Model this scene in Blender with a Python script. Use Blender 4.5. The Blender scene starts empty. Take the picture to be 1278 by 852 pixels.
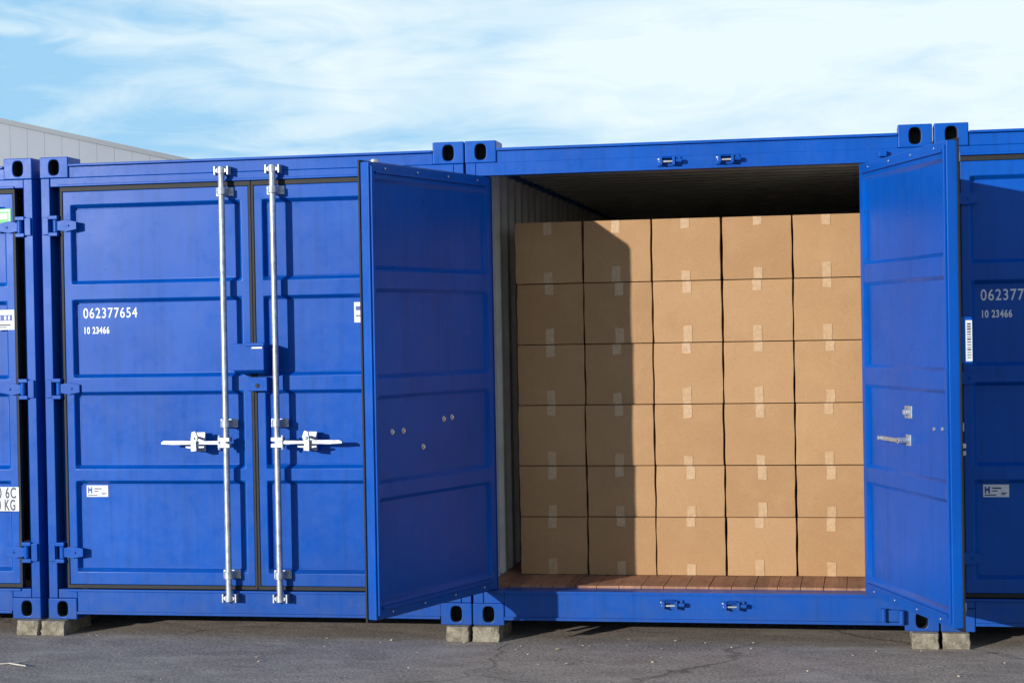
import bpy, bmesh, math, random
from mathutils import Matrix, Vector
random.seed(7)
D=bpy.data; C=bpy.context
W=2.438; BASE=0.083
AZ=math.radians(32.4); EL=math.radians(10.3)

# ------------------------------------------------------------ materials
def newmat(name):
    m=D.materials.new(name); m.use_nodes=True
    nt=m.node_tree; b=nt.nodes["Principled BSDF"]
    return m,nt,b
def N(nt,t,**k):
    n=nt.nodes.new(t)
    for a,v in k.items(): setattr(n,a,v)
    return n
def noise(nt,vec,scale,detail=4,rough=.6,dist=0):
    n=N(nt,"ShaderNodeTexNoise"); n.inputs["Scale"].default_value=scale
    n.inputs["Detail"].default_value=min(detail,4); n.inputs["Roughness"].default_value=rough
    n.inputs["Distortion"].default_value=dist
    if vec is not None: nt.links.new(vec,n.inputs["Vector"])
    return n.outputs["Fac"]
def mapping(nt,vec,scale=(1,1,1),rot=(0,0,0),loc=(0,0,0)):
    n=N(nt,"ShaderNodeMapping"); n.inputs["Scale"].default_value=scale
    n.inputs["Rotation"].default_value=rot; n.inputs["Location"].default_value=loc
    nt.links.new(vec,n.inputs["Vector"]); return n.outputs[0]
def ramp(nt,fac,stops):
    n=N(nt,"ShaderNodeValToRGB"); nt.links.new(fac,n.inputs[0])
    e=n.color_ramp.elements
    while len(e)<len(stops): e.new(.5)
    for i,(p,c) in enumerate(stops):
        e[i].position=p; e[i].color=c if len(c)==4 else (*c,1)
    return n.outputs[0]
def g(v): return (v,v,v,1)
def mix(nt,fac,a,b,mode="MIX"):
    n=N(nt,"ShaderNodeMix",data_type="RGBA",blend_type=mode)
    if isinstance(fac,(int,float)): n.inputs[0].default_value=fac
    else: nt.links.new(fac,n.inputs[0])
    for i,v in ((6,a),(7,b)):
        if isinstance(v,tuple): n.inputs[i].default_value=v if len(v)==4 else (*v,1)
        else: nt.links.new(v,n.inputs[i])
    return n.outputs[2]
def bump(nt,b,h,strength,dist=.01,prev=None):
    n=N(nt,"ShaderNodeBump"); n.inputs["Strength"].default_value=strength
    n.inputs["Distance"].default_value=dist; nt.links.new(h,n.inputs["Height"])
    if prev is not None: nt.links.new(prev,n.inputs["Normal"])
    nt.links.new(n.outputs[0],b.inputs["Normal"]); return n.outputs[0]
def pos(nt): return N(nt,"ShaderNodeNewGeometry").outputs["Position"]

def blue_paint():
    m,nt,b=newmat("blue_container_paint"); P=pos(nt)
    big=noise(nt,P,1.3,2,.5)
    base=ramp(nt,big,[(.3,(.0004,.062,.33)),(.7,(.0008,.080,.41))])
    streak=noise(nt,mapping(nt,P,(26,26,.8)),1,4,.65)
    sf=ramp(nt,streak,[(.50,g(0)),(.78,g(.5))])
    c=mix(nt,sf,base,(.001,.04,.19))
    dust=noise(nt,P,9,4,.75)
    df=ramp(nt,dust,[(.52,g(0)),(.85,g(.12))])
    c=mix(nt,df,c,(.03,.13,.30))
    sp=N(nt,"ShaderNodeSeparateXYZ"); nt.links.new(P,sp.inputs[0])
    mr=N(nt,"ShaderNodeMapRange"); nt.links.new(sp.outputs[2],mr.inputs[0])
    mr.inputs[1].default_value=.08; mr.inputs[2].default_value=.5; mr.inputs[3].default_value=.6; mr.inputs[4].default_value=0
    mm=N(nt,"ShaderNodeMath",operation="MULTIPLY"); nt.links.new(mr.outputs[0],mm.inputs[0]); nt.links.new(dust,mm.inputs[1])
    c=mix(nt,mm.outputs[0],c,(.045,.055,.075))
    chips=noise(nt,P,38,3,.7)
    cf=ramp(nt,chips,[(.70,g(0)),(.715,g(.7))])
    c=mix(nt,cf,c,(.02,.022,.04))
    nt.links.new(c,b.inputs["Base Color"])
    nt.links.new(ramp(nt,dust,[(.3,g(.26)),(.8,g(.46))]),b.inputs["Roughness"])
    b.inputs["Specular IOR Level"].default_value=.16
    p=bump(nt,b,noise(nt,P,2.2,1,.5),.22,.02)
    bump(nt,b,noise(nt,P,170,1,.5),.05,.002,p)
    return m
def simple(name,col,rough=.5,metal=0,var=.15,scale=20,bs=.15,bd=.002,spec=.5):
    m,nt,b=newmat(name); P=pos(nt)
    f=noise(nt,P,scale,4,.65)
    dk=tuple(v*(1-var) for v in col); lt=tuple(min(1,v*(1+var)) for v in col)
    nt.links.new(ramp(nt,f,[(.3,dk),(.7,lt)]),b.inputs["Base Color"])
    b.inputs["Roughness"].default_value=rough; b.inputs["Metallic"].default_value=metal
    b.inputs["Specular IOR Level"].default_value=spec
    if bs: bump(nt,b,noise(nt,P,scale*4,2,.6),bs,bd)
    return m
BLUE=blue_paint()
GALV=simple("galvanised_steel",(.42,.45,.50),.40,.6,.3,26,.2,.001)
RUB=simple("black_rubber",(.012,.012,.013),.6,0,.3,30,.2,.002,.3)
WHITE=simple("white_vinyl",(.66,.69,.72),.45,0,.08,30,0)
DARKP=simple("dark_print",(.03,.04,.07),.5,0,.1,12,0)
NAVYP=simple("navy_print",(.03,.06,.3),.5,0,.1,12,0)
GREENP=simple("green_vinyl",(.05,.42,.09),.45,0,.1,12,0)
CREAM=simple("interior_grey_paint",(.62,.61,.56),.5,0,.16,5,.1,.003)
HOLE_SHADE=simple("casting_hole_painted_shade",(.012,.014,.02),.8,0,.3,20,0)  # near-black colour painted in as the shade inside casting holes
LIP=simple("silver_bolt",(.6,.62,.65),.3,.8,.1,40,0)

def concrete():
    m,nt,b=newmat("weathered_concrete"); P=pos(nt)
    f=noise(nt,P,18,4,.75)
    c=ramp(nt,f,[(.3,(.12,.10,.075)),(.5,(.25,.215,.16)),(.72,(.38,.335,.26))])
    nt.links.new(c,b.inputs["Base Color"]); b.inputs["Roughness"].default_value=.95
    bump(nt,b,noise(nt,P,70,4,.75),1,.01); return m
CONC=concrete()

def cardboard():
    m,nt,b=newmat("kraft_cardboard")
    oi=N(nt,"ShaderNodeObjectInfo"); P=pos(nt)
    add=N(nt,"ShaderNodeVectorMath",operation="ADD"); nt.links.new(P,add.inputs[0]); nt.links.new(oi.outputs["Random"],add.inputs[1])
    V=add.outputs[0]
    base=ramp(nt,oi.outputs["Random"],[(0,(.375,.21,.097)),(.5,(.405,.232,.11)),(1,(.435,.256,.124))])
    fib=noise(nt,mapping(nt,V,(60,60,400)),1,3,.6)
    c=mix(nt,ramp(nt,fib,[(.35,g(0)),(.7,g(.22))]),base,(.27,.15,.068))
    blot=noise(nt,V,5,4,.65)
    c=mix(nt,ramp(nt,blot,[(.5,g(0)),(.8,g(.4))]),c,(.48,.30,.155))
    c=mix(nt,ramp(nt,blot,[(.2,g(.35)),(.45,g(0))]),c,(.29,.155,.07))
    speck=noise(nt,V,300,2,.6)
    c=mix(nt,ramp(nt,speck,[(.54,g(0)),(.70,g(.42))]),c,(.18,.10,.045))
    c=mix(nt,ramp(nt,speck,[(.3,g(.3)),(.44,g(0))]),c,(.56,.37,.21))
    nt.links.new(c,b.inputs["Base Color"]); b.inputs["Roughness"].default_value=.82
    b.inputs["Specular IOR Level"].default_value=.25
    bump(nt,b,blot,.22,.012); return m
CARD=cardboard()
def tape():
    m,nt,b=newmat("packing_tape"); P=pos(nt)
    c=ramp(nt,noise(nt,P,40,4,.6),[(.3,(.42,.255,.13)),(.7,(.51,.335,.185))])
    nt.links.new(c,b.inputs["Base Color"]); b.inputs["Roughness"].default_value=.34
    bump(nt,b,noise(nt,mapping(nt,P,(60,60,160)),1,3,.6),.7,.003); return m
TAPE=tape()
def woodfloor():
    m,nt,b=newmat("plywood_floor"); P=pos(nt)
    sp=N(nt,"ShaderNodeSeparateXYZ"); nt.links.new(P,sp.inputs[0])
    d=N(nt,"ShaderNodeMath",operation="DIVIDE"); nt.links.new(sp.outputs[0],d.inputs[0]); d.inputs[1].default_value=.1203
    fl=N(nt,"ShaderNodeMath",operation="FLOOR"); nt.links.new(d.outputs[0],fl.inputs[0])
    wn=N(nt,"ShaderNodeTexWhiteNoise",noise_dimensions="1D"); nt.links.new(fl.outputs[0],wn.inputs["W"])
    base=ramp(nt,wn.outputs[0],[(0,(.22,.095,.05)),(1,(.42,.19,.10))])
    gr=noise(nt,mapping(nt,P,(60,5,5)),1,4,.7,1)
    c=mix(nt,ramp(nt,gr,[(.4,g(0)),(.7,g(.6))]),base,(.09,.038,.02))
    du=noise(nt,P,6,4,.7)
    c=mix(nt,ramp(nt,du,[(.45,g(0)),(.75,g(.45))]),c,(.44,.28,.17))
    nt.links.new(c,b.inputs["Base Color"]); b.inputs["Roughness"].default_value=.7
    bump(nt,b,gr,.3,.003); return m
WOOD=woodfloor()
def asphalt():
    m,nt,b=newmat("worn_asphalt"); P=pos(nt)
    big=noise(nt,P,.6,3,.6)
    c=ramp(nt,big,[(.3,(.35,.285,.235)),(.55,(.42,.35,.29)),(.75,(.49,.41,.345))])
    med=noise(nt,mapping(nt,P,(1,1.8,1)),2.6,4,.7,.6)
    c=mix(nt,ramp(nt,med,[(.42,g(0)),(.70,g(.65))]),c,(.22,.178,.148))
    st=noise(nt,P,62,4,.85)
    c=mix(nt,ramp(nt,st,[(.38,g(.85)),(.5,g(0))]),c,(.10,.083,.07))
    c=mix(nt,ramp(nt,st,[(.54,g(0)),(.68,g(.8))]),c,(.72,.63,.54))
    wob=N(nt,"ShaderNodeTexNoise"); wob.inputs["Scale"].default_value=2.5; wob.inputs["Detail"].default_value=4; nt.links.new(P,wob.inputs["Vector"])
    mx=N(nt,"ShaderNodeVectorMath",operation="MULTIPLY_ADD"); nt.links.new(wob.outputs["Color"],mx.inputs[0]); mx.inputs[1].default_value=(.5,.5,0); nt.links.new(P,mx.inputs[2])
    vo=N(nt,"ShaderNodeTexVoronoi",feature="DISTANCE_TO_EDGE"); vo.inputs["Scale"].default_value=.45; nt.links.new(mx.outputs[0],vo.inputs["Vector"])
    crack=ramp(nt,vo.outputs["Distance"],[(.0,g(.75)),(.002,g(.55)),(.005,g(0))])
    msk=ramp(nt,noise(nt,P,.7,2,.5),[(.42,g(0)),(.56,g(1))])
    mk=N(nt,"ShaderNodeMath",operation="MULTIPLY"); nt.links.new(crack,mk.inputs[0]); nt.links.new(msk,mk.inputs[1])
    c=mix(nt,mk.outputs[0],c,(.07,.057,.048))
    c=mix(nt,ramp(nt,noise(nt,mapping(nt,P,(1,2,1),loc=(3,1,0)),1.8,4,.75),[(.52,g(0)),(.72,g(.55))]),c,(.55,.465,.38))
    nt.links.new(c,b.inputs["Base Color"]); b.inputs["Roughness"].default_value=.93
    b.inputs["Specular IOR Level"].default_value=.15
    p=bump(nt,b,st,.35,.006)
    bump(nt,b,med,.3,.02,p); return m
ASPH=asphalt()
def cladding():
    m,nt,b=newmat("grey_metal_cladding"); P=pos(nt)
    c=ramp(nt,noise(nt,P,.6,3,.6),[(.3,(.11,.14,.19)),(.7,(.13,.16,.215))])
    nt.links.new(c,b.inputs["Base Color"]); b.inputs["Roughness"].default_value=.5; return m
CLAD=cladding()
LEAF=simple("dry_leaf",(.50,.40,.26),.8,0,.4,60,0)
TWIG=simple("dry_twig",(.56,.49,.41),.8,0,.3,60,0)

# ------------------------------------------------------------ mesh builder
class B:
    def __init__(s,M=None): s.bm=bmesh.new(); s.M=M; s.mi=0
    def _f(s,vs):
        f=s.bm.faces.new(vs); f.material_index=s.mi; return f
    def box(s,x0,x1,y0,y1,z0,z1):
        v=[s.bm.verts.new((x,y,z)) for x in (x0,x1) for y in (y0,y1) for z in (z0,z1)]
        for q in ((0,1,3,2),(4,6,7,5),(0,4,5,1),(2,3,7,6),(0,2,6,4),(1,5,7,3)): s._f([v[i] for i in q])
    def prism(s,pts,axis,a0,a1):
        def mk(p,a):
            if axis=="x": return (a,p[0],p[1])
            if axis=="y": return (p[0],a,p[1])
            return (p[0],p[1],a)
        A=[s.bm.verts.new(mk(p,a0)) for p in pts]; Bv=[s.bm.verts.new(mk(p,a1)) for p in pts]
        s._f(A); s._f(Bv[::-1]); n=len(pts)
        for i in range(n): s._f([A[i],A[(i+1)%n],Bv[(i+1)%n],Bv[i]])
    def cyl(s,p0,p1,r,n=16,r2=None):
        p0=Vector(p0);p1=Vector(p1);d=p1-p0
        mt=Matrix.Translation((p0+p1)/2)@d.to_track_quat("Z","Y").to_matrix().to_4x4()
        res=bmesh.ops.create_cone(s.bm,cap_ends=True,segments=n,radius1=r,radius2=r if r2 is None else r2,depth=d.length,matrix=mt)
        for f in {f for v in res["verts"] for f in v.link_faces}: f.material_index=s.mi
    def done(s,name,mats,parent=None,bevel=.003,smooth=35,loc=None):
        if s.M is not None: bmesh.ops.transform(s.bm,matrix=s.M,verts=s.bm.verts)
        bmesh.ops.recalc_face_normals(s.bm,faces=s.bm.faces)
        me=D.meshes.new(name); s.bm.to_mesh(me); s.bm.free()
        for m in mats: me.materials.append(m)
        if smooth:
            me.shade_smooth(); me.set_sharp_from_angle(angle=math.radians(smooth))
        ob=D.objects.new(name,me); C.collection.objects.link(ob)
        if parent: ob.parent=parent
        if loc: ob.location=loc
        if bevel:
            md=ob.modifiers.new("bevel","BEVEL"); md.width=bevel; md.segments=2; md.limit_method="ANGLE"; md.angle_limit=math.radians(40); md.harden_normals=True
        return ob

def casting(b,x0,x1,z0,z1,y0=-.006,y1=.165):
    cx=(x0+x1)/2; cz=(z0+z1)/2; hw=(x1-x0)/2; hh=(z1-z0)/2
    n=32; b.mi=0; out=[];inn=[];inb=[];ob=[]
    rw=.03; rh=.042
    angs=[2*math.pi*i/n for i in range(n)]
    ca=math.atan2(hh,hw)
    for c in (ca,math.pi-ca,math.pi+ca,2*math.pi-ca):
        k=min(range(n),key=lambda i:abs(angs[i]-c)); angs[k]=c
    for a in angs:
        dx,dz=math.cos(a),math.sin(a)
        t=min(hw/abs(dx) if abs(dx)>1e-6 else 9,hh/abs(dz) if abs(dz)>1e-6 else 9)
        e=(abs(dx/rw)**3+abs(dz/rh)**3)**(-1/3)
        out.append(b.bm.verts.new((cx+dx*t,y0,cz+dz*t))); ob.append(b.bm.verts.new((cx+dx*t,y1,cz+dz*t)))
        inn.append(b.bm.verts.new((cx+dx*e,y0,cz+dz*e))); inb.append(b.bm.verts.new((cx+dx*e,y0+.1,cz+dz*e)))
    for i in range(n):
        j=(i+1)%n
        b.mi=0; b._f([out[i],out[j],inn[j],inn[i]]); b._f([out[i],ob[i],ob[j],out[j]])
        b.mi=1; b._f([inn[i],inn[j],inb[j],inb[i]])
    b.mi=1; b._f(inb); b.mi=0; b._f(ob)

T=.06; DZ0=.196; DZ1=2.395
RIBS=[(.776,.842),(1.272,1.352),(1.79,1.876)]
def leaf(M,w,parent,name,rod_s=.96,inner=False,top=None,bot=None):
    b=B(M); bd=.045; sl=.022
    xs=[0,bd,bd+sl,w-bd-sl,w-bd,w]; xi=[0,0,1,1,0,0]
    zs=[DZ0,DZ0+.07]; zi=[0,0]
    ed=[DZ0+.07]+[v for r in RIBS for v in r]+[DZ1-.075]
    for k in range(0,len(ed),2):
        a,c=ed[k],ed[k+1]
        if k>0: zs.append(a); zi.append(0)
        zs+= [a+sl,c-sl]; zi+=[1,1]; zs.append(c); zi.append(0)
    zs.append(DZ1); zi.append(0)
    def grid(y,dy):
        V=[[b.bm.verts.new((x,y+(dy if (xi[i] and zi[j]) else 0),z)) for j,z in enumerate(zs)] for i,x in enumerate(xs)]
        for i in range(len(xs)-1):
            for j in range(len(zs)-1): b._f([V[i][j],V[i+1][j],V[i+1][j+1],V[i][j+1]])
        return V
    A=grid(0,.035); Z=grid(T,-.02)
    nx=len(xs);nz=len(zs)
    for i in range(nx-1):
        b._f([A[i][0],Z[i][0],Z[i+1][0],A[i+1][0]]); b._f([A[i][-1],A[i+1][-1],Z[i+1][-1],Z[i][-1]])
    for j in range(nz-1):
        b._f([A[0][j],A[0][j+1],Z[0][j+1],Z[0][j]]); b._f([A[-1][j],Z[-1][j],Z[-1][j+1],A[-1][j+1]])
    b.done(name+"_panel",[BLUE],parent,.004)
    b=B(M); e=.015 if not inner else .009; ya,yb=(-.004,.03) if not inner else (.003,.013)
    b.box(-e,-.0005,ya,yb,DZ0-e,DZ1+e); b.box(w+.0005,w+e,ya,yb,DZ0-e,DZ1+e)
    b.box(-e+.0005,w+e-.0005,ya-.001,yb+.001,DZ0-e-.006,DZ0-.0005); b.box(-e+.0005,w+e-.0005,ya-.001,yb+.001,DZ1+.0005,DZ1+(.026 if not inner else .01))
    b.done(name+"_gasket",[RUB],parent,.002)
    b=B(M)
    for hz in (.375,1.294,2.206):
        b.prism([(-.045,hz-.022),(-.045,hz+.022),(.02,hz+.034),(.085,hz+.022),(.085,hz-.022),(.02,hz-.034)],"y",-.014,-.0045)
        b.box(.0,.06,-.0046,.001,hz-.02,hz+.02)
        b.cyl((-.042,-.004,hz-.035),(-.042,-.004,hz+.035),.017,14)
        b.cyl((.035,-.02,hz),(.035,-.01,hz),.007,8)
    b.done(name+"_hinges",[BLUE],parent,.003)
    if inner:
        b=B(M)
        b.box(.05,w-.05,T+.0005,T+.014,DZ0+.045,DZ0+.058)
        b.box(.05,w-.05,T+.0005,T+.012,DZ1-.052,DZ1-.042)
        b.box(w-.028,w-.012,T+.0005,T+.01,DZ0+.02,DZ1-.02)
        b.mi=1
        for k in range(4):
            s=.14+k*(w-.28)/3
            b.cyl((s,T,DZ0+.025),(s,T+.006,DZ0+.025),.006,8)
            b.cyl((s,T,DZ1-.025),(s,T+.006,DZ1-.025),.006,8)
        b.done(name+"_seal_retainer",[BLUE,LIP],parent,.002)
    b=B(M); s=rod_s; ry=-.06; r=.017
    zt=2.5 if top is None else top; zb=.118 if bot is None else bot
    b.cyl((s,ry,zb),(s,ry,zt),r,20)
    for z,full in ((zt-.022,top is None),(zb+.017,bot is None)):
        b.cyl((s,ry,z-.018),(s,ry,z+.018),.0225,16)
        if full:
            b.prism([(s-.028,z-.012),(s+.028,z-.012),(s+.034,z+.004),(s+.02,z+.014),(s-.02,z+.014),(s-.034,z+.004)],"y",ry-.006,ry+.03)
            b.box(s-.042,s-.032,ry-.004,-.012,z-.024,z+.024); b.box(s+.032,s+.042,ry-.004,-.012,z-.024,z+.024)
    for z in (2.335 if inner else 2.365,1.093,.262):
        b.box(s-.05,s+.05,-.007,-.0005,z-.024,z+.024)
        b.cyl((s,ry,z-.02),(s,ry,z+.02),.0265,18)
        b.box(s-.024,s+.024,ry+.01,-.006,z-.0195,z+.0195)
        for dx in (-.038,.038): b.cyl((s+dx,-.014,z),(s+dx,-.006,z),.009,8)
    hz=.99
    b.box(s-.04,s+.028,ry-.026,ry+.02,hz-.028,hz-.006); b.box(s-.04,s+.028,ry-.026,ry+.02,hz+.006,hz+.028)
    b.cyl((s-.035,ry-.012,hz-.04),(s-.035,ry-.012,hz+.04),.008,10)
    b.prism([(s+.0,hz-.012),(s+.0,hz+.012),(s-.15,hz+.009),(s-.24,hz+.013),(s-.355,hz+.013),(s-.372,hz+.004),(s-.372,hz-.008),(s-.30,hz-.012),(s-.15,hz-.009)],"y",ry-.016,ry-.004)
    cx=s-.175
    b.box(cx-.036,cx+.036,-.008,-.0005,hz-.05,hz+.055)
    b.box(cx-.014,cx+.014,ry-.003,-.006,hz-.05,hz-.014)
    b.prism([(cx-.018,hz-.048),(cx+.016,hz-.044),(cx+.012,hz+.0),(cx+.024,hz+.03),(cx+.010,hz+.066),(cx-.012,hz+.06),(cx-.018,hz+.02)],"y",ry-.034,ry-.019)
    b.cyl((cx,ry-.042,hz+.025),(cx,-.006,hz+.025),.008,10)
    b.prism([(cx-.055,hz-.028),(cx-.02,hz-.034),(cx+.055,hz-.028),(cx+.055,hz-.018),(cx-.055,hz-.018)],"y",ry-.018,ry-.002)
    b.done(name+"_locking_bar",[GALV],parent,.0025)

def text(body,size,x,y,z,mat,parent,name,sx=1.0,bold=.012):
    cu=D.curves.new(name,"FONT"); cu.body=body; cu.size=size; cu.extrude=.0006; cu.space_character=1.14
    cu.offset=size*bold
    o=D.objects.new(name,cu); cu.materials.append(mat); C.collection.objects.link(o)
    o.rotation_euler=(math.pi/2,0,0); o.location=(x,y,z); o.scale=(sx,1,1); o.parent=parent
    return o
PY=.012+.035-.0012
def sticker(parent,x0,x1,z0,z1,name,base=WHITE,bars=(),y=PY):
    b=B(); b.box(x0,x1,y-.0012,y+.001,z0,z1)
    b.mi=1
    w=x1-x0;h=z1-z0
    for k,(a,c,d,e,m) in enumerate(bars):
        b.mi=m; b.box(x0+a*w,x0+c*w,y-.002-k*.0003,y-.0011,z0+d*h,z0+e*h)
    return b.done(name,[base,DARKP,NAVYP,WHITE,GREENP],parent,0,0)

def container(x0,kind):
    root=D.objects.new("shipping_container",None); C.collection.objects.link(root); root.location=(x0,0,BASE)
    L=6.06
    b=B()
    for z0,z1 in ((0,.118),(2.473,2.591)):
        casting(b,0,.172,z0,z1); casting(b,W-.172,W,z0,z1)
        b.box(0,.172,L-.16,L,z0,z1); b.box(W-.172,W,L-.16,L,z0,z1)
    b.done("corner_castings",[BLUE,HOLE_SHADE],root,.006)
    b=B()
    for s in (0,1):
        def X(a,c): return (a,c) if s==0 else (W-c,W-a)
        a,c=X(.004,.056); b.box(a,c,0,.12,.119,2.472)
        a,c=X(.0565,.112)
        if kind=="open": b.box(a,c,.076,.118,.12,2.46)  # groove filled shallower on the open unit to stop a light leak
        else: b.box(a,c,.10,.118,.12,2.46)
        for hz in (.375,1.294,2.206):
            for dz in (-.058,.036):
                a,c=X(.05,.105); b.box(a,c,-.016,.10,hz+dz,hz+dz+.022)
            a,c=X(.012,.05); b.box(a,c,-.012,.0005,hz-.05,hz+.05)
        a,c=X(.004,.1); b.box(a,c,L-.12,L-.002,.119,2.472)
        a,c=X(.006,.066); b.box(a,c,.166,L-.162,2.475,2.535)
        a,c=X(.006,.05); b.box(a,c,.166,L-.162,.03,.19)
    if kind=="open":
        b.box(.0565,.128,.074,.0755,.19,2.40)  # thin plate added beside the left post to block leaking sunlight
    hb=2.405 if kind=="open" else 2.424
    hx=.1725
    b.box(.0585,W-.0585,.004,.07,hb,2.4725)
    b.box(hx,W-hx,.0045,.0695,2.4727,2.535)
    b.box(hx+.001,W-hx-.001,-.014,.166,2.5352,2.549)
    b.box(.112,W-.112,-.004,.0035,hb-.001,hb+.012)
    st=.186 if kind=="open" else .17
    b.box(hx,W-hx,.003,.14,.03,st-.001); b.box(.06,hx-.001,.003,.12,.119,st-.001); b.box(W-hx+.001,W-.06,.003,.12,.119,st-.001)
    b.box(hx,W-hx,-.012,.0025,.03,.046)
    b.box(.12,W-.12,-.006,.0025,st-.014,st)
    b.done("frame",[BLUE],root,.004)
    for s in (0,1):
        for layer in (0,1):
            b=B(); pts=[]; y=.12
            off=.004*layer
            while y<L-.12:
                for yy,xx in ((0,.012),(.07,.012),(.11,.046),(.18,.046),(.22,.012)):
                    if y+yy<L-.11: pts.append((xx+off,y+yy))
                y+=.22+.0001
            for (xa,ya),(xb,yb) in zip(pts,pts[1:]):
                if s: xa,xb=W-xa,W-xb
                b._f([b.bm.verts.new(v) for v in ((xa,ya,.15),(xb,yb,.15),(xb,yb,2.5),(xa,ya,2.5))])
            bmesh.ops.remove_doubles(b.bm,verts=b.bm.verts,dist=.0005)
            b.done("side_wall" if layer==0 else "side_wall_lining",[BLUE if layer==0 else CREAM],root,0,20)
    for layer in (0,1):
        b=B(); pts=[]; y=.1
        while y<L-.1:
            for yy,zz in ((0,2.52),(.08,2.52),(.1,2.50),(.19,2.50),(.21,2.52)):
                pts.append((y+yy,zz-.004*layer))
            y+=.2101
        for (ya,za),(yb,zb) in zip(pts,pts[1:]):
            b._f([b.bm.verts.new(v) for v in ((.02,ya,za),(W-.02,ya,za),(W-.02,yb,zb),(.02,yb,zb))])
        bmesh.ops.remove_doubles(b.bm,verts=b.bm.verts,dist=.0005)
        b.done("roof" if layer==0 else "ceiling",[BLUE if layer==0 else CREAM],root,0,20)
    b=B(); b.box(.1,W-.1,L-.06,L-.03,.15,2.5); b.done("end_wall",[CREAM],root,0)
    b=B(); x=.052
    while x<W-.06:
        b.box(x,min(x+.1175,W-.052),.142,L-.1,.165,.1975+random.uniform(-.0012,.0012)); x+=.1203
    b.done("floor",[WOOD],root,.0015)
    b=B(); y=.45
    b.box(.052,W-.052,.15,L-.1,.14,.163)  # full-area slab added beneath the floor to block light
    while y<L-.2:
        b.box(.052,W-.052,y,y+.045,.035,.139); y+=.3
    b.done("cross_members",[BLUE],root,0)
    return root

def place(dx,dy,nx,ny,ox,oy):
    return Matrix(((dx,nx,0,ox),(dy,ny,0,oy),(0,0,1,0),(0,0,0,1)))

def closed(x0):
    r=container(x0,"closed")
    leaf(place(1,0,0,1,.128,.012),1.090,r,"left_door",rod_s=.958)
    leaf(place(-1,0,0,1,W-.128,.012),1.060,r,"right_door",rod_s=.932)
    b=B()
    b.box(1.15,1.33,-.105,.0075,1.385,1.53)
    b.box(1.225,1.335,-.115,-.10,1.515,1.534)
    b.prism([(-.105,1.385),(-.07,1.365),(.0075,1.365),(.0075,1.3845)],"x",1.155,1.325)
    b.box(1.215,1.325,-.045,.0075,1.27,1.345)
    b.box(1.14,1.149,-.06,.007,1.40,1.52)
    b.mi=1; b.box(1.262,1.325,-.109,-.1005,1.50,1.512)
    b.mi=2; b.cyl((1.27,-.05,1.30),(1.27,-.044,1.30),.012,12)
    b.done("lock_box",[BLUE,GALV,RUB],r,.004)
    text("062377654",.080,.222,PY,1.687,WHITE,r,"serial_number",.80,.008)
    text("10 23466",.052,.222,PY,1.600,WHITE,r,"small_number",.70,.03)
    sticker(r,.222,.350,.684,.748,"data_sticker",WHITE,[(.06,.12,.3,.85,2),(.12,.2,.5,.7,2),(.2,.26,.3,.85,2),(.36,.7,.66,.76,1),(.36,.55,.45,.53,1),(.06,.5,.12,.2,1),(.7,.92,.3,.36,1),(.7,.85,.18,.24,1)])
    return r

XL=-W-.005; XR=W+.008; XLL=XL-.045-W
cLL=closed(XLL); cL=closed(XL); cR=closed(XR)
sticker(cLL,2.19,2.298,2.182,2.312,"green_label",GREENP,[(.06,.94,.05,.95,3),(.12,.88,.12,.88,4),(.3,.8,.55,.78,3),(.3,.6,.25,.35,3)],y=.0105)
sticker(cLL,2.185,2.306,1.63,1.742,"company_label",WHITE,[(.1,.9,.45,.75,2),(.2,.3,.5,.7,3),(.5,.6,.5,.7,3),(.7,.78,.5,.7,3),(.1,.8,.2,.28,1),(.1,.6,.1,.15,1)],y=.0105)
sticker(cLL,2.14,2.312,.606,.742,"weight_plate",WHITE,[],y=.0105)
text("10 6C",.085,2.15,.0085,.680,DARKP,cLL,"weight_text",.62,.02); text("10 KG",.085,2.15,.0085,.612,DARKP,cLL,"weight_text",.56,.02)
sticker(cL,1.80,1.862,1.635,1.745,"white_label",WHITE,[(.15,.85,.6,.8,2),(.15,.7,.3,.36,1)])

# -------- open container
cM=container(0,"open")
a1=.324; c_,s_=math.cos(a1),math.sin(a1); hx,hy=.134,.0116
M1=place(-s_,-c_,c_,-s_,hx-T*c_,hy+T*s_)
leaf(M1,1.16,cM,"left_door",rod_s=.93,inner=True,top=DZ1+.035,bot=DZ0-.025)
a2=.339; c2,s2=math.cos(a2),math.sin(a2); gx,gy=2.069,-.0106
M2=place(s2,-c2,-c2,-s2,gx+T*c2,gy+T*s2)
leaf(M2,1.16,cM,"right_door",rod_s=.96,inner=True,top=DZ1-.005,bot=DZ0+.01)
b=B(M1)
for s,z in ((.49,1.13),(.41,1.135),(.97,1.09),(.87,1.09),(.69,1.0)):
    b.cyl((s,T-.022,z),(s,T-.008,z),.009,10); b.cyl((s,T-.022,z),(s,T-.015,z),.015,10)
b.done("door_bolts",[LIP],cM,.001)
b=B(M2); q=T-.021
b.box(.555,.645,q,q+.006,1.12,1.18); b.cyl((.6,q,1.15),(.6,q+.02,1.15),.018,14); b.box(.588,.612,q+.018,q+.03,1.138,1.162)
b.cyl((.6,q,1.015),(.6,q+.06,1.015),.015,14); b.box(.35,.612,q+.048,q+.06,1.005,1.025); b.box(.57,.63,q,q+.008,.988,1.042)
b.cyl((.36,q+.05,1.015),(.36,q+.072,1.015),.012,12)
for s,z in ((.93,1.085),(1.03,1.09)): b.cyl((s,q,z),(s,q+.01,z),.01,10)
b.done("inner_release_handle",[GALV],cM,.002)
b=B()
for hz in (.375,1.294,2.206):
    b.box(gx+T*c2+.002,W-.06,.0,.02,hz-.028,hz+.028)
b.box(2.17,2.21,-.035,.0035,2.43,2.46)
b.done("hinge_arms",[BLUE],cM,.003)
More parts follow.
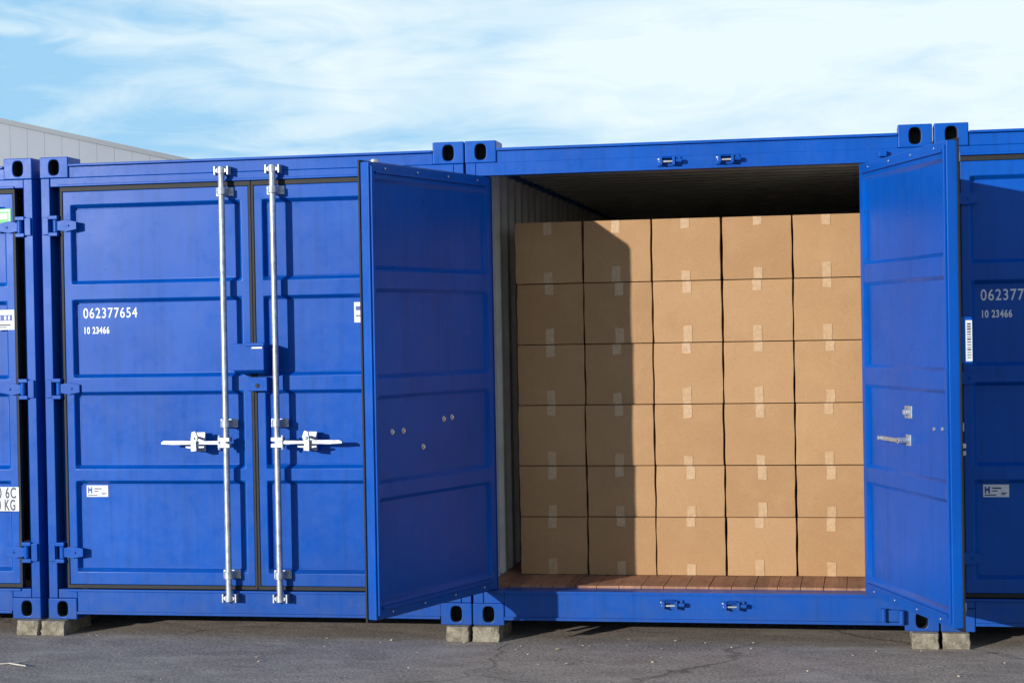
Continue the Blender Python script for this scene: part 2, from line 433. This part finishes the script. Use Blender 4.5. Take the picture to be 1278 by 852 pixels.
b=B(M2); b.box(1.05,1.15,-.055,-.0005,1.39,1.60); b.done("door_document_holder",[BLUE],cM,.004)
b=B(M2); b.box(1.152,1.155,-.052,-.022,1.40,1.585);
b.mi=1
for k in range(14): b.box(1.1551,1.1556,-.046,-.028,1.415+k*.0115,1.415+k*.0115+random.uniform(.003,.008))
b.done("document_label",[WHITE,DARKP],cM,0)
b=B()
for x,z in ((1.093,2.447),(1.398,2.447),(1.068,.125),(1.391,.122)):
    b.mi=0
    b.box(x-.062,x+.062,-.010,.0025,z-.026,z+.022)
    b.box(x-.045,x-.03,-.05,-.009,z-.022,z+.02); b.box(x+.022,x+.037,-.05,-.009,z-.022,z+.02)
    b.prism([(-.05,z+.012),(-.009,z+.026),(-.009,z+.012)],"x",x-.03,x+.022)
    b.cyl((x+.037,-.03,z),(x+.072,-.03,z),.012,12)
    b.mi=1; b.cyl((x-.05,-.034,z-.004),(x+.03,-.034,z-.004),.006,10)
    for dx in (-.052,.052): b.cyl((x+dx,-.016,z+.01),(x+dx,-.009,z+.01),.006,8)
b.done("cam_keepers",[BLUE,GALV],cM,.002)
b=B()
b.box(2.14,2.27,-.02,.002,.05,.11); b.cyl((2.16,-.035,.05),(2.16,-.035,.12),.014,12); b.cyl((2.25,-.035,.04),(2.25,-.035,.11),.014,12)
b.done("sill_bracket",[BLUE],cM,.003)

# ------------------------------------------------------------ cardboard boxes
rows=[(.1985,.326),(.5245,.287),(.8115,.341),(1.1525,.341),(1.4935,.342),(1.8355,.348)]
bw=.387; bx=.157
for ri,(z,h) in enumerate(rows):
    for ci in range(5):
        b=B(); w=bw-.007-random.uniform(0,.005); hh=h-.004; d=.42
        b.box(-w/2,w/2,0,d,0,hh)
        bmesh.ops.subdivide_edges(b.bm,edges=b.bm.edges[:],cuts=7,use_grid_fill=True)
        rb=random.uniform(.002,.008); ph=random.uniform(0,6); sk=random.uniform(-.003,.003)
        for v in b.bm.verts:
            u=v.co.x/w*2; t=v.co.z/hh*2-1
            if v.co.y<.001: v.co.y-=rb*(1-u*u)*(1-t*t)+.0009*math.sin(9*u+ph)*math.cos(7*t+ph)
            v.co.x+=.0014*math.sin(5*t+ph)+sk*t*.5
            v.co.z+= .0012*math.sin(4*u+ph) if 0<v.co.z<hh*.99 else 0
            if abs(u)>.99 and abs(t)>.99 and v.co.y<.001: v.co.y+=random.uniform(.001,.007)
        b.mi=1; tw=.024; tx=random.uniform(-.012,.012)
        def tape_strip(za,zb):
            n=6; A=[]
            for i in range(n+1):
                zz=za+(zb-za)*i/n; t=zz/hh*2-1; yy=-rb*(1-t*t)-.0022
                jit=random.uniform(-.0012,.0012) if 0<i<n else 0
                A.append((b.bm.verts.new((tx-tw+jit,yy,zz)),b.bm.verts.new((tx+tw+jit,yy-.0004,zz+ (random.uniform(-.006,.006) if i in(0,n) and 0.01<zz<hh-.01 else 0)))))
            for p,q in zip(A,A[1:]): b._f([p[0],p[1],q[1],q[0]])
        tape_strip(hh-.045-random.uniform(0,.035),hh-.001)
        tape_strip(.001,.055+random.uniform(0,.035))
        b._f([b.bm.verts.new(v) for v in ((tx-tw,-.001,hh+.0006),(tx+tw,-.001,hh+.0006),(tx+tw,d,hh+.0006),(tx-tw,d,hh+.0006))])
        o=b.done("cardboard_box",[CARD,TAPE],None,.003,40)
        o.location=(bx+bw*(ci+.5)+random.uniform(-.0015,.0015),.558+random.uniform(-.008,.008),BASE+z+.001)
        o.rotation_euler=(0,0,random.uniform(-.010,.010))

# ------------------------------------------------------------ concrete blocks
for x,w in ((XL-.165,.125),(XL-.02,.14),(-.135,.122),(.006,.145),(2.30,.133),(2.452,.135)):
    b=B(); y0=-.055+random.uniform(-.015,.01)
    b.box(0,w,0,.36,0,.0825)
    bmesh.ops.subdivide_edges(b.bm,edges=b.bm.edges[:],cuts=5,use_grid_fill=True)
    for v in b.bm.verts:
        if 0.002<v.co.z<.081: v.co+=Vector([random.uniform(-.004,.004) for _ in range(3)])
        if v.co.z>.05 and (v.co.x<.001 or v.co.x>w-.001) and v.co.y<.01: v.co.y+=.012
    b.done("concrete_block",[CONC],None,.005,0,(x,y0,0))

# ------------------------------------------------------------ ground, litter
b=B(); b._f([b.bm.verts.new(v) for v in ((-400,-400,0),(400,-400,0),(400,400,0),(-400,400,0))]); b.done("asphalt_ground",[ASPH],None,0,0)
b=B()
for k in range(130):
    x=random.uniform(-3.2,3.4); y=-.05-abs(random.gauss(0,.75)) if k%3 else random.uniform(-.3,.12)
    if y<-2.4: continue
    s=random.uniform(.003,.008) if k%14 else random.uniform(.012,.022)
    a=random.uniform(0,6.28); up=random.uniform(.001,.006)
    vs=[]
    for j,(r,t) in enumerate(((1,0),(.5,1.1),(.9,2.4),(.55,3.6),(.8,4.6))):
        vs.append(b.bm.verts.new((x+s*r*math.cos(a+t)*1.3,y+s*r*math.sin(a+t),.003+up*(j%2))))
    b._f(vs)
b.done("dry_leaves",[LEAF],None,0,0)
b=B()
P=[(-2.52,-1.05),(-2.36,-1.0),(-2.22,-.93),(-2.10,-.99)]
for p,q in zip(P,P[1:]): b.cyl((*p,.009),(*q,.009),.0035,6)
b.cyl((-2.36,-1.0,.009),(-2.26,-1.08,.012),.002,6); b.cyl((-2.22,-.93,.009),(-2.16,-.85,.012),.002,6)
b.done("fallen_twig",[TWIG],None,0,30)

# ------------------------------------------------------------ distant warehouse
root=D.objects.new("warehouse_building",None); C.collection.objects.link(root); root.location=(0,45,0)
b=B(); xs=[]; x=-46.
def rz(x): return 9.44-.24*abs(x+28)
while x<-11:
    xs.append(x); x+=.3
for i,(xa,xb) in enumerate(zip(xs,xs[1:])):
    ya=0 if i%2 else .006
    b.box(xa,xb-.001,ya,.3,0,min(rz(xa),rz(xb)))
b.done("gable_wall",[CLAD],root,0,0)
b=B()
for s in (-1,1):
    xe=-28+s*17.6
    b.prism([(-28,9.38),(xe,9.38-.24*17.6),(xe,9.54-.24*17.6),(-28,9.54)],"y",-.12,30)
b.done("roof",[simple("roof_sheet",(.08,.10,.13),.5,0,.05,2,0)],root,0,0)
b=B(); b.box(-30,-26,-.06,-.01,0,4.2); b.box(-21,-20,-.06,-.01,0,2.1); b.done("doors",[simple("door_grey",(.12,.13,.15),.5)],root,0,0)
b=B(); b.box(-46,-45.7,.31,29.9,0,5); b.box(-11.6,-11.3,.31,29.9,0,5); b.box(-45.6,-11.7,29.6,29.9,0,5); b.done("outer_walls",[CLAD],root,0,0)

# ------------------------------------------------------------ sun + sky
sun=D.lights.new("sun","SUN"); sun.energy=4.9; sun.angle=math.radians(.5); sun.color=(1,.97,.92)
so=D.objects.new("sun",sun); C.collection.objects.link(so)
tr=Vector((math.sin(AZ)*math.cos(EL),math.cos(AZ)*math.cos(EL),-math.sin(EL)))
so.rotation_euler=tr.to_track_quat("-Z","Y").to_euler(); so.location=(-10,-15,12)
w=D.worlds.new("World"); C.scene.world=w; w.use_nodes=True; nt=w.node_tree
bg=nt.nodes["Background"]
sky=N(nt,"ShaderNodeTexSky",sky_type="NISHITA"); sky.sun_disc=False; sky.sun_elevation=EL; sky.sun_rotation=math.pi+AZ
sky.air_density=1; sky.dust_density=.6; sky.ozone_density=2
tc=N(nt,"ShaderNodeTexCoord").outputs["Generated"]
n1=noise(nt,mapping(nt,tc,(3.4,3.4,13),(0,.22,0),(.3,0,.2)),1.5,3,.5,.6)
n2=noise(nt,mapping(nt,tc,(10,10,44),(0,-.16,0),(2,0,0)),1.2,4,.62,1.2)
ad=N(nt,"ShaderNodeMath",operation="MULTIPLY_ADD"); nt.links.new(n2,ad.inputs[0]); ad.inputs[1].default_value=.45; nt.links.new(n1,ad.inputs[2])
sx=N(nt,"ShaderNodeSeparateXYZ"); nt.links.new(tc,sx.inputs[0])
ad2=N(nt,"ShaderNodeMath",operation="MULTIPLY_ADD"); nt.links.new(sx.outputs[0],ad2.inputs[0]); ad2.inputs[1].default_value=.6; nt.links.new(ad.outputs[0],ad2.inputs[2])
cf=ramp(nt,ad2.outputs[0],[(.40,g(.0)),(.60,g(.6)),(.78,g(1))])
clear=mix(nt,.9,sky.outputs[0],(3.7,6.9,9.9))
col=mix(nt,cf,clear,(8.4,9.75,10.2))
# the haze thins out overhead: deeper, darker blue towards the zenith
hi=ramp(nt,sx.outputs[2],[(.17,g(0)),(.5,g(.8)),(.95,g(.95))])
col=mix(nt,hi,col,(1.9,3.0,4.8))
nt.links.new(col,bg.inputs["Color"]); bg.inputs["Strength"].default_value=.1

# ------------------------------------------------------------ camera
cx,cy,cz,yaw,pit,rol,f,sy=2.0627,-9.4124,1.5686+BASE,-.1915,-.0129,-.0175,2242.78,.1693
fw=Vector((math.sin(yaw)*math.cos(pit),math.cos(yaw)*math.cos(pit),math.sin(pit)))
r=Vector((math.cos(yaw),-math.sin(yaw),0)); u=r.cross(fw)
r2=r*math.cos(rol)+u*math.sin(rol); u2=u*math.cos(rol)-r*math.sin(rol)
R=Matrix((r2,u2,-fw)).transposed().to_4x4()
cam=D.cameras.new("camera"); cam.sensor_width=36; cam.lens=f/1278*36; cam.shift_y=sy*100/1278; cam.clip_end=2000
co=D.objects.new("camera",cam); C.collection.objects.link(co); co.matrix_world=Matrix.Translation((cx,cy,cz))@R
C.scene.camera=co
C.scene.view_settings.view_transform="Standard"; C.scene.view_settings.look="None"; C.scene.view_settings.exposure=0
